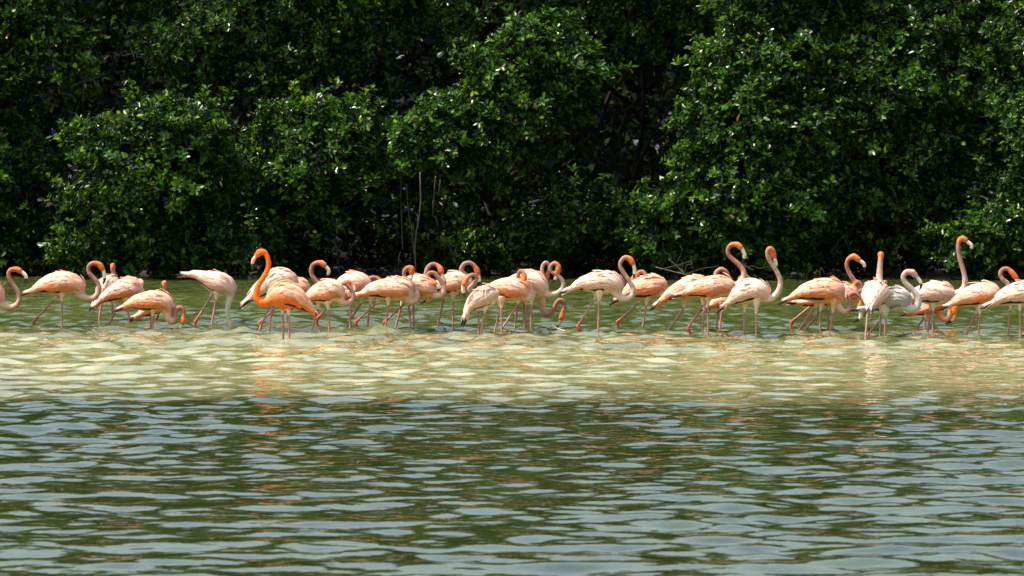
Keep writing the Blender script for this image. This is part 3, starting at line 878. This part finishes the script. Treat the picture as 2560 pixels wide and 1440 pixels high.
    mb = MB(); V2, Q2, T2 = sweep(C[kc:], rb[kc:] * 1.03, rs[kc:] * 1.03, 10, np.array([0., 1., 0.])); mb.add(V2, Q2, T2)
    obj('bill_tip', mb.mesh('bill_tip'), M_BILLT, bo)
    # ---- eyes
    ax = bp[0] - hd
    ax /= np.linalg.norm(ax) + 1e-9
    mid = hd * 0.55 + bp[0] * 0.45
    for s in (-1, 1):
        a = np.linspace(-1, 1, 7)
        Cc = np.stack([np.zeros(7), a * 0.0055, np.zeros(7)], axis=1)
        mb = MB(); V2, Q2, T2 = sweep(Cc, np.sqrt(np.clip(1 - a * a, .02, 1)) * 0.0046, np.sqrt(np.clip(1 - a * a, .02, 1)) * 0.0046, 8, np.array([1., 0., 0.]))
        mb.add(V2, Q2, T2)
        obj('eye', mb.mesh('eye'), M_EYE, root, mid + np.array([0, s * 31 * m * 0.86, 0.003]))
    # ---- wings: overlapping coverts, then dark flight feathers below
    back, low = pal['back'], pal['low']
    for s in (-1, 1):
        us, ph, ln, wd, lf, cs = [], [], [], [], [], []
        rows = [(12, 7), (28, 8), (46, 9), (64, 9), (82, 9), (99, 8), (113, 6)]
        for ri, (deg, cnt) in enumerate(rows):
            for k in range(cnt):
                uu = 0.93 - 0.10 * (ri == 6) - k * (0.70 / cnt) * (0.9 if ri < 2 else 1.0) + r.normal(0, 0.018)
                us.append(uu); ph.append(math.radians(deg + r.normal(0, 3.0) - (1 - uu) * 10))
                ln.append(r.uniform(0.085, 0.135) * (1.2 if ri >= 4 else 1.0)); wd.append(r.uniform(0.026, 0.042))
                lf.append(r.uniform(0.005, 0.012) + 0.0006 * ri)
                w = [0.0, 0.05, 0.10, 0.18, 0.36, 0.85, 1.0][ri] + r.normal(0, 0.10) + (0.25 if (ri >= 2 and r.random() < 0.12) else 0)
                w = min(1, max(0, w))
                cc = back * (1 - w) + low * w
                pale = r.random() ** 1.5 * 1.1
                if ri < 5: cc = cc * (1 - pale * 0.5) + np.array([.90, .70, .61]) * pale * 0.5 if b['pal'] != 'grey' else cc * (1 - .35 * pale)
                cs.append(cc * (r.uniform(0.5, 1.05) if b['pal'] == 'grey' else r.uniform(0.88, 1.06)))
        for k in range(int(r.integers(2, 9))):                  # loose plumes standing up from the back
            us.append(r.uniform(0.60, 0.95)); ph.append(math.radians(r.uniform(0, 45))); ln.append(r.uniform(0.05, 0.08))
            wd.append(r.uniform(0.016, 0.026)); lf.append(r.uniform(0.014, 0.034)); cs.append(back * r.uniform(.95, 1.06))
        ew = np.concatenate([np.repeat(np.array([1., 1., 1., 1., .8, .35, .15]), [c_ for _, c_ in rows]), np.ones(len(us) - sum(c_ for _, c_ in rows))])[:, None]
        Vf, Ff, Cf = feathers(S, rv, rl, r, np.array(us), np.array(ph), np.array(ln), np.array(wd), s, np.array(lf), np.array(cs), droop=math.radians(7), edge=ew * (0.25 if b['pal'] == 'grey' else 0.3 if b['pal'] in ('orange', 'red') else 0.62))
        w_o = obj('wing', mesh_from('wing', Vf, Ff, Cf), M_WING, root)
        # flight feathers: a dark line under the coverts and tips crossing over the tail
        nn = 9
        us = np.concatenate([np.linspace(0.66, 0.42, 5), np.linspace(0.34, 0.20, 4)])
        ph = np.radians(np.concatenate([np.linspace(124, 120, 5), np.linspace(108, 92, 4)]))
        ln = np.concatenate([np.full(5, 0.13), r.uniform(0.15, 0.20, 4)])
        wd = np.concatenate([np.full(5, 0.034), np.full(4, 0.026)])
        Vf, Ff, _ = feathers(S, rv, rl, r, us, ph, ln, wd, s, np.full(nn, 0.009), np.zeros((nn, 3)), droop=math.radians(3))
        obj('flight_feathers', mesh_from('flight_feathers', Vf, Ff), M_FLIGHT, w_o)
    # ---- short pale tail
    us = np.linspace(0.16, 0.12, 5)
    tcol = np.tile(pal['low'] * 0.3 + np.array([.80, .66, .56]) * 0.7, (5, 1)) if b['pal'] not in ('orange', 'red') else np.tile(pal['low'] * .6 + np.array([.8, .6, .5]) * .4, (5, 1))
    mbt = MB()
    for s in (-1, 1):
        Vf, Ff, Cf = feathers(S, rv, rl, r, us, np.radians(np.linspace(30, 140, 5)), r.uniform(0.09, 0.12, 5), np.full(5, 0.026), s, np.full(5, 0.004), tcol)
        mbt.add(Vf, Ff, None, Cf)
    obj('tail', mbt.mesh('tail'), M_WING, root)

F = flamingo
F('flamingo cut off by the left edge, only its curved brownish neck and head showing', 1, 1140,
  [(-470,790,10),(-360,720,55),(-240,690,115),(-130,710,135),(-50,770,110),(0,830,70)],
  [(-40,800),(30,875),(110,905),(185,885),(232,820),(225,740),(180,660),(125,580),(103,505),(125,455)], (205,447), [(262,480),(312,535),(303,640)],
  [[(-200,830),(-200,890),(-200,1140)],[(-140,830),(-140,890),(-135,1140)]])
F('flamingo at far left striding right, neck in a tight S and bill pointing down', 1, 1140,
  [(315,735,9),(420,692,42),(540,652,95),(680,628,135),(820,622,132),(915,655,108),(965,715,70)],
  [(915,690),(985,770),(1075,800),(1150,772),(1188,695),(1172,610),(1112,540),(1064,475),(1068,410),(1120,372)], (1195,390), [(1242,465),(1256,560),(1232,632)],
  [[(690,755),(632,825),(405,1065),(396,1140)],[(752,765),(748,832),(745,1138)]])
F('pale flamingo turned away behind the striding pair at far left, head seen from behind', 1, 1085,
  [(1165,830,14),(1215,740,60),(1270,670,100),(1335,630,105),(1390,640,60)],
  [(1385,625),(1383,570),(1365,510),(1345,460),(1342,420)], (1345,395,14), [(1350,440,34),(1352,480,40),(1352,500,36)],
  [[(1218,850),(1186,1090)],[(1352,850),(1345,1050)]], pal='pale', yaw=48, nr=.9)
F('third body from the left, pale pink, walking with its head hidden behind its chest', 1, 1110,
  [(1145,880,8),(1240,805,45),(1360,745,92),(1480,705,128),(1585,692,130),(1660,705,95),(1690,715,60)],
  [(1650,690,20),(1690,620,60),(1668,592,100),(1625,640,120),(1600,720,120)], (1580,770,120), [(1560,800,120),(1540,830,120),(1520,840,120)],
  [[(1440,830),(1405,890),(1303,1112)],[(1520,840),(1533,905),(1560,1110)]])
F('peach flamingo at left feeding, bent neck with its bill tip in the water', 1, 1165,
  [(1445,922,8),(1540,882,40),(1650,850,88),(1780,842,122),(1900,842,125),(1985,875,108),(2020,930,75)],
  [(1990,940),(2022,1040),(2070,1075),(2108,1030),(2108,960),(2140,908),(2188,920),(2208,985)], (2200,1050), [(2180,1115),(2165,1150),(2140,1185)],
  [[(1830,960),(1828,1000),(1800,1165)],[(1838,960),(1836,1010),(1834,1165)]], pal='peach')
F('small flamingo behind the left feeding bird, only its short upright neck clearly visible', 1, 1085,
  [(1660,1005,14),(1750,955,55),(1860,905,85),(1950,865,80),(1985,850,50)],
  [(1978,840),(1984,740),(1975,680),(1964,630)], (1966,600,10), [(1966,640,36),(1966,680,44),(1966,700,40)],
  [[(1890,960),(1895,1005),(1868,1090)],[(1820,960),(1820,1010),(1822,1085)]], pal='peach', yaw=30, nr=.85)
F('pale flamingo with dark wing tips raised and its head straight down under water', 2, 1105,
  [(185,512,16),(300,515,42),(420,555,82),(540,600,122),(645,640,136),(720,685,108),(745,740,72)],
  [(735,720),(735,800),(722,870),(712,940),(718,1010),(740,1080)], (752,1125), [(758,1170),(750,1200),(735,1220)],
  [[(530,735),(508,785),(330,1070),(322,1105)],[(590,765),(575,820),(530,1108)]], pal='cream', nr=1.0)
F('bright orange adult flamingo standing foremost, facing left with its neck in an open S', 2, 1330,
  [(1785,1000,10),(1705,930,48),(1600,850,102),(1500,785,142),(1400,762,155),(1305,775,140),(1240,800,95)],
  [(1270,790),(1190,845),(1110,845),(1064,785),(1064,700),(1095,620),(1155,535),(1195,450),(1206,370),(1190,290),(1148,235)], (1098,245), [(1050,295),(1018,355),(1015,462)],
  [[(1375,905),(1372,1000),(1382,1330)],[(1450,900),(1448,1000),(1459,1330)]], pal='orange', nr=1.15)
F('pale flamingo directly behind the bright orange one, head hidden', 2, 1200,
  [(915,860,14),(1010,775,50),(1130,685,98),(1260,610,128),(1380,582,135),(1465,605,110),(1505,650,70)],
  [(1480,640,40),(1520,740,80),(1480,830,110),(1420,800,120)], (1390,760,120), [(1360,730,120),(1330,720,120),(1300,730,120)],
  [[(1230,830),(1215,890),(1085,1205)],[(1260,830),(1247,890),(1222,1200)]], pal='white', yaw=15)
F('flamingo peering right between the orange bird and its pale neighbour, dusky neck and cream bill', 2, 1110,
  [(1180,740,25),(1280,700,70),(1400,670,105),(1520,660,100),(1610,665,85),(1670,690,60)],
  [(1640,690),(1710,760),(1790,740),(1815,670),(1785,600),(1735,530),(1718,465),(1735,400),(1790,368)], (1845,372), [(1895,415),(1930,465),(1912,530)],
  [[(1350,830),(1290,910),(1088,1100),(1082,1125)],[(1425,830),(1425,900),(1425,1110)]], pal='peach', cream=True)
F('flamingo right of the orange one, its pale neck coiled in a ring against its chest', 3, 1235,
  [(70,850,12),(150,800,46),(240,750,98),(340,730,138),(440,722,140),(510,745,100),(535,770,70)],
  [(500,790),(570,850),(645,840),(690,775),(665,700),(600,630,-10),(565,615,-20)], (610,600,25), [(655,640,50),(670,690,60),(655,740,60)],
  [[(270,860),(262,930),(166,1235)],[(382,865),(390,940),(404,1235)]], pal='pale', nr=.9)
F('flamingo almost hidden behind the ring necked bird, one bent leg showing', 3, 1165,
  [(360,800,20),(440,770,60),(540,750,90),(620,740,80),(660,740,50)],
  [(640,720,20),(690,700,30),(690,640,40),(640,605,50),(590,640,50)], (590,690,50), [(600,730,50),(600,760,50),(595,780,50)],
  [[(490,790),(445,835),(252,1040),(242,1165)],[(655,780),(658,860),(650,1155)]], pal='peach')
F('plump pink flamingo left of centre with ruffled back feathers, head lowered behind its neighbour', 3, 1155,
  [(440,770,14),(500,700,60),(580,655,118),(670,635,145),(760,632,142),(825,655,105),(845,690,70)],
  [(830,690,20),(880,760,50),(940,740,60),(930,660,60),(880,610,60),(885,560,60),(935,545,60),(985,565,60)], (1010,600,60), [(1020,640,60),(1020,680,60),(1010,700,60)],
  [[(800,790),(770,870),(592,1150)],[(905,800),(890,880),(858,1148)]], pal='pale')
F('flamingo left of centre with a slender neck looping over and its head hanging down', 3, 1185,
  [(705,768,9),(815,738,42),(930,702,88),(1060,692,122),(1190,692,135),(1300,705,132),(1355,740,95)],
  [(1310,770),(1385,835),(1448,805),(1460,730),(1425,645),(1360,590),(1305,535),(1298,475),(1340,428)], (1390,430), [(1388,520),(1375,570),(1355,610)],
  [[(1000,805),(955,865),(715,1085),(735,1180)],[(1110,815),(1105,885),(1070,1192)]], pal='pale', nr=.95)
F('flamingo behind the loop necked bird, coiled brown neck with its bill tucked to its breast', 3, 1178,
  [(1090,730,25),(1200,700,80),(1330,680,115),(1450,680,128),(1560,690,120),(1620,720,85)],
  [(1600,730),(1690,765),(1765,730),(1772,650),(1720,560),(1650,490),(1595,500),(1595,560)], (1640,600,-20), [(1690,640,-30),(1710,680,-30),(1700,720,-30)],
  [[(1340,810),(1290,872),(1055,1085),(1062,1150)],[(1410,820),(1412,885),(1411,1182)]], pal='peach')
F('dusky necked flamingo near the middle, black tipped bill hanging in front of its neck', 3, 1165,
  [(1200,680,20),(1300,640,60),(1400,610,80),(1500,610,85),(1580,640,80),(1620,670,60)],
  [(1600,650),(1640,700),(1650,650),(1600,590),(1566,520),(1575,440),(1625,390),(1685,392)], (1735,440,-20), [(1755,510,-30),(1785,590,-30),(1772,675,-30)],
  [[(1400,760),(1350,890),(1375,1165)],[(1290,760),(1260,900),(1190,1172)]], pal='pale')
F('flamingo standing in the middle with arched reddish neck and two widely set legs', 3, 1145,
  [(1610,770,12),(1700,700,75),(1800,645,112),(1900,622,135),(1980,625,125),(2035,655,80)],
  [(2010,640,10),(2075,620,20),(2075,560,25),(2020,515,20),(1985,455,10),(2010,392,0),(2070,368,0),(2130,395,0)], (2168,450), [(2190,520),(2200,600),(2180,660)],
  [[(1790,745),(1770,820),(1695,1148)],[(1885,755),(1885,830),(1885,1148)]], pal='pale')
F('flamingo in the middle front preening its own back, black wing edges at its drooping tail', 4, 1255,
  [(415,985,10),(450,905,48),(530,835,102),(620,790,130),(700,760,122),(750,745,80)],
  [(720,740,40),(640,700,90),(520,720,95),(445,690,60),(495,625,20),(540,565,0),(515,515,-10),(455,520,-20)], (405,575,-25), [(372,655,-25),(378,720,-25),(400,790,-20)],
  [[(560,910),(553,965),(566,1255)],[(640,900),(630,975),(580,1255)]], pal='white', yaw=20, nr=.9)
F('flamingo right of the preening bird, neck doubled so its black bill tip points left', 4, 1205,
  [(640,720,15),(720,685,58),(830,680,110),(950,690,140),(1055,715,125),(1110,750,90)],
  [(1080,770),(1155,790),(1192,735),(1165,665),(1095,625,-20),(1042,570,-30),(1034,500,-30),(1075,462,-30)], (1112,520,-35), [(1085,630,-40),(1035,705,-45),(975,738,-45)],
  [[(815,850),(820,920),(748,1212)],[(840,850),(832,920),(838,1200)]], pal='peach', nr=.95)
F('flamingo in the centre pair with a wide round neck loop and head hanging behind it', 4, 1182,
  [(860,680,20),(960,630,80),(1080,605,118),(1190,605,128),(1280,645,112),(1330,710,80)],
  [(1300,700),(1400,750),(1500,735),(1572,665),(1562,575),(1490,510),(1425,470),(1425,405),(1475,372)], (1520,410), [(1500,500),(1475,570),(1430,625)],
  [[(1060,800),(1030,872),(850,1145)],[(1195,790),(1195,880),(1187,1182)]], pal='white', nr=.9)
F('grey necked flamingo of the centre pair, neck straight up and folded over on top', 4, 1176,
  [(900,740,20),(1000,720,70),(1120,700,105),(1230,700,105),(1310,730,70)],
  [(1290,740,-20),(1340,720,-50),(1345,630,-50),(1330,530,-50),(1322,430,-50),(1355,366,-50),(1398,385,-45),(1405,450,-30)], (1388,510,-20), [(1365,570,0),(1345,610,10),(1325,630,10)],
  [[(1060,800),(1025,880),(990,1195)],[(1135,800),(1127,885),(1120,1190)]], pal='white', nr=.85)
F('centre flamingo with an orange brown neck hooked down, lowering its bill to the water', 4, 1170,
  [(960,740,20),(1060,720,70),(1160,710,100),(1250,730,105),(1300,770,75)],
  [(1290,760),(1320,860),(1325,930),(1375,985),(1435,965),(1475,890),(1515,825),(1570,825),(1585,900)], (1565,985), [(1540,1065),(1520,1110),(1480,1165)],
  [[(1140,800),(1102,860),(1108,1180)],[(1200,800),(1192,870),(1180,1180)]], pal='peach')
F('pale flamingo right of centre stepping right with a red hind foot, bill pointing straight down', 5, 1212,
  [(170,708,9),(280,662,45),(400,625,90),(540,612,128),(660,612,135),(745,645,118),(785,700,80)],
  [(755,710),(825,785),(900,800),(962,758),(975,680),(930,595),(868,500),(820,415),(828,350),(880,305)], (940,325), [(980,400),(992,460),(985,520)],
  [[(535,770),(508,825),(308,1130),(330,1172),(362,1212)],[(568,775),(565,840),(553,1213)]], pal='white', cream=True)
F('fluffy orange winged flamingo right of centre bending its neck back over itself', 5, 1162,
  [(785,812,10),(880,755,48),(980,700,105),(1100,680,138),(1220,660,142),(1300,660,118),(1340,680,80)],
  [(1320,700,-10),(1350,745,-30),(1270,750,-45),(1195,700,-55),(1152,620,-55),(1135,545,-40),(1100,482,-20),(1050,480,0)], (1000,535,10), [(955,590,25),(925,640,35),(935,690,35)],
  [[(1070,800),(1030,865),(785,1080),(795,1162)],[(1145,800),(1128,890),(1085,1162)]], pal='peach', nr=.95)
F('long tailed flamingo at the back of the tight trio, arched neck just above its neighbour', 6, 1192,
  [(112,868,12),(220,785,46),(340,722,88),(480,672,122),(620,650,118),(700,660,80)],
  [(680,650,30),(760,640,60),(815,570,60),(818,495,60),(880,448,60),(940,480,60),(975,555,60)], (985,610,60), [(985,660,60),(980,700,60),(970,720,60)],
  [[(450,830),(425,925),(238,1192)],[(672,860),(670,960),(648,1192)]], pal='peach')
F('orange winged flamingo of the tight trio holding its dark neck and open bill high', 6, 1222,
  [(345,765,12),(460,732,46),(580,695,92),(720,682,132),(860,655,135),(970,680,112),(1030,700,75)],
  [(1000,680),(1085,625),(1145,560),(1145,470),(1085,385),(1010,320),(962,260),(965,190),(1010,150)], (1075,150), [(1130,205),(1160,275),(1142,338)],
  [[(690,820),(655,890),(478,1160),(515,1220)],[(725,810),(720,880),(718,1222)]], pal='peach', cream=True)
F('flamingo mostly hidden behind the tight trio, low orange belly and white thighs', 6, 1155,
  [(740,890,20),(840,845,60),(930,805,85),(1010,770,85),(1060,740,60)],
  [(1040,730),(1100,700,10),(1100,620,10),(1105,560,10),(1165,530,10),(1215,555,10)], (1225,610,20), [(1220,660,30),(1215,700,30),(1205,720,30)],
  [[(842,880),(845,950),(820,1158)],[(888,880),(882,955),(862,1152)]], pal='peach', nr=.9)
F('flamingo standing forward on two straight legs, long neck up and folded head turned away', 6, 1263,
  [(935,880,12),(1000,832,52),(1080,778,98),(1180,725,130),(1285,712,138),(1360,745,115),(1395,785,80)],
  [(1365,775),(1450,800),(1530,760),(1582,670),(1585,570),(1542,470),(1480,375),(1438,295),(1435,228),(1462,195)], (1495,225,15), [(1520,320,30),(1535,370,35),(1540,415,35)],
  [[(1170,850),(1160,980),(1158,1265)],[(1300,850),(1294,990),(1296,1262)]], pal='white', cream=True)
F('flamingo left in the right hand group, low curved neck and dangling black bill tip', 7, 1200,
  [(115,825,9),(230,772,46),(350,730,95),(480,712,135),(600,710,152),(695,735,142),(745,790,100)],
  [(720,830),(772,930),(840,960),(888,905),(885,825),(880,765),(922,735),(982,755),(1015,815)], (1012,885), [(1012,955),(1008,1030),(920,1088)],
  [[(500,860),(462,920),(265,1192)],[(690,870),(676,980),(648,1200)]], pal='peach')
F('flamingo of the right hand group holding a brownish neck and cream bill up, looking right', 7, 1168,
  [(600,780,20),(690,750,80),(800,745,112),(900,760,105),(960,780,75)],
  [(940,770,10),(1020,790,20),(1040,730,20),(990,650,10),(930,570,0),(875,480,0),(848,395,0),(870,325,0)], (930,288), [(1010,345),(1055,385),(1062,432)],
  [[(440,850),(408,900),(195,1075),(180,1168)],[(625,860),(618,950),(625,1168)]], pal='peach', cream=True)
F('flamingo inside the right hand group, dark tail feathers low and neck folded behind the others', 7, 1192,
  [(190,850,12),(300,850,36),(440,820,78),(580,800,98),(720,790,100),(830,785,80)],
  [(810,780,40),(900,790,60),(980,730,50),(1035,690,50),(1020,630,50),(975,600,50)], (945,640,50), [(930,690,50),(930,730,50),(925,750,50)],
  [[(560,880),(530,955),(340,1192)],[(545,880),(528,960),(528,1200)]], pal='pale', dz=.35)
F('flamingo seen from behind with a straight orange neck stretched upright', 7, 1255,
  [(1118,900,14),(1140,850,62),(1168,790,118),(1196,750,152),(1222,730,142),(1242,715,95)],
  [(1244,700),(1249,620),(1254,540),(1261,450),(1268,370),(1275,310)], (1279,275), [(1284,280),(1290,310),(1293,340)],
  [[(1098,880),(1090,980),(1062,1252)],[(1272,880),(1258,985),(1248,1262)]], pal='white', yaw=72, wf=1.0, nr=1.25, tipc='away')
F('grey and white young flamingo with a fluffy curled grey neck', 7, 1240,
  [(1015,930,10),(1120,912,32),(1250,872,75),(1350,830,120),(1450,812,132),(1530,840,115),(1570,880,75)],
  [(1545,880),(1625,925),(1695,890),(1708,810),(1665,725),(1595,650),(1540,590),(1528,525),(1570,480)], (1635,485), [(1695,545),(1742,620),(1722,702)],
  [[(1290,970),(1232,1085),(1095,1250)],[(1315,960),(1312,1040),(1305,1238)]], pal='grey', nr=1.2)
F('tallest flamingo, holding its long mauve neck straight up near the right end', 7, 1212,
  [(1560,832,14),(1640,795,62),(1750,755,105),(1880,742,140),(2000,738,128),(2080,752,95),(2115,765,70)],
  [(2070,755),(2170,740),(2245,690),(2270,590),(2250,470),(2218,360),(2193,260),(2186,165),(2205,92)], (2245,75), [(2295,115),(2345,160),(2338,215)],
  [[(1865,860),(1856,950),(1822,1212)],[(1885,860),(1884,950),(1875,1212)]], pal='white', cream=True)
F('deep orange flamingo crouched low behind the tallest one, bill near the water', 7, 1155,
  [(1640,965,20),(1720,945,60),(1820,915,88),(1910,890,85),(1965,885,65)],
  [(1945,890),(1962,980),(2005,1048),(2065,1030),(2085,955),(2075,885),(2105,845)], (2142,905), [(2145,995),(2115,1060),(2030,1100)],
  [[(1790,980),(1785,1030),(1688,1155)],[(1800,980),(1780,1040),(1777,1158)]], pal='red')
F('flamingo second from the right end, crossed legs and neck curled up behind the edge bird', 8, 1243,
  [(1392,888,9),(1470,852,42),(1570,812,88),(1700,772,132),(1820,755,142),(1920,750,122),(1980,770,85)],
  [(1950,750),(2050,760,20),(2125,700,30),(2110,620,40),(2050,565,40),(2022,505,40),(2045,455,40),(2105,440,40)], (2165,490,40), [(2235,585,40),(2250,640,40),(2235,690,40)],
  [[(1770,880),(1722,1000),(1610,1242)],[(1775,880),(1766,1000),(1750,1247)]], pal='pale')
F('flamingo cut off by the right edge, black flight feathers showing on its pale wing', 8, 1257,
  [(1850,890,10),(1960,842,46),(2080,785,98),(2200,755,135),(2330,742,148),(2440,755,142),(2530,800,100)],
  [(2500,800),(2590,880),(2680,860),(2715,770),(2670,670),(2610,575),(2600,490),(2650,445)], (2710,465), [(2755,540),(2770,610),(2740,680)],
  [[(2150,850),(2140,950),(2115,1260)],[(2250,850),(2250,960),(2256,1258)]], pal='white')
build_birds()

# ------------------------------------------------------------------ a white feather floating in front of the flock
def float_feather():
    D = dist_of_row(580 + 1245 / Z48)
    x0, _ = at(1080 + 1445 / Z48, 720, D); x1, _ = at(1080 + 1610 / Z48, 720, D)
    L = x1 - x0
    t = np.linspace(0, 1, 12)
    wv = np.interp(t, [0, .15, .5, .85, 1], [.004, .03, .04, .025, .002])
    C = np.stack([t * L, 0.05 * np.sin(t * 2), 0.03 + 0.05 * (1 - t) ** 2], axis=1)
    V = np.stack([C + np.stack([0 * t, wv, 0.012 * np.ones(12)], 1), C, C - np.stack([0 * t, wv, -0.012 * np.ones(12)], 1)], axis=1).reshape(-1, 3)
    i = np.arange(11)[:, None] * 3 + np.arange(2)[None, :]
    F_ = np.stack([i, i + 1, i + 4, i + 3], axis=-1).reshape(-1, 4)
    o = obj('floating_feather', mesh_from('floating_feather', V, F_), M_FEATH, None, (x0, D, 0.0))
    tag(o, 'white feather floating on the water in front of the bird lowering its bill', 'feather')
float_feather()
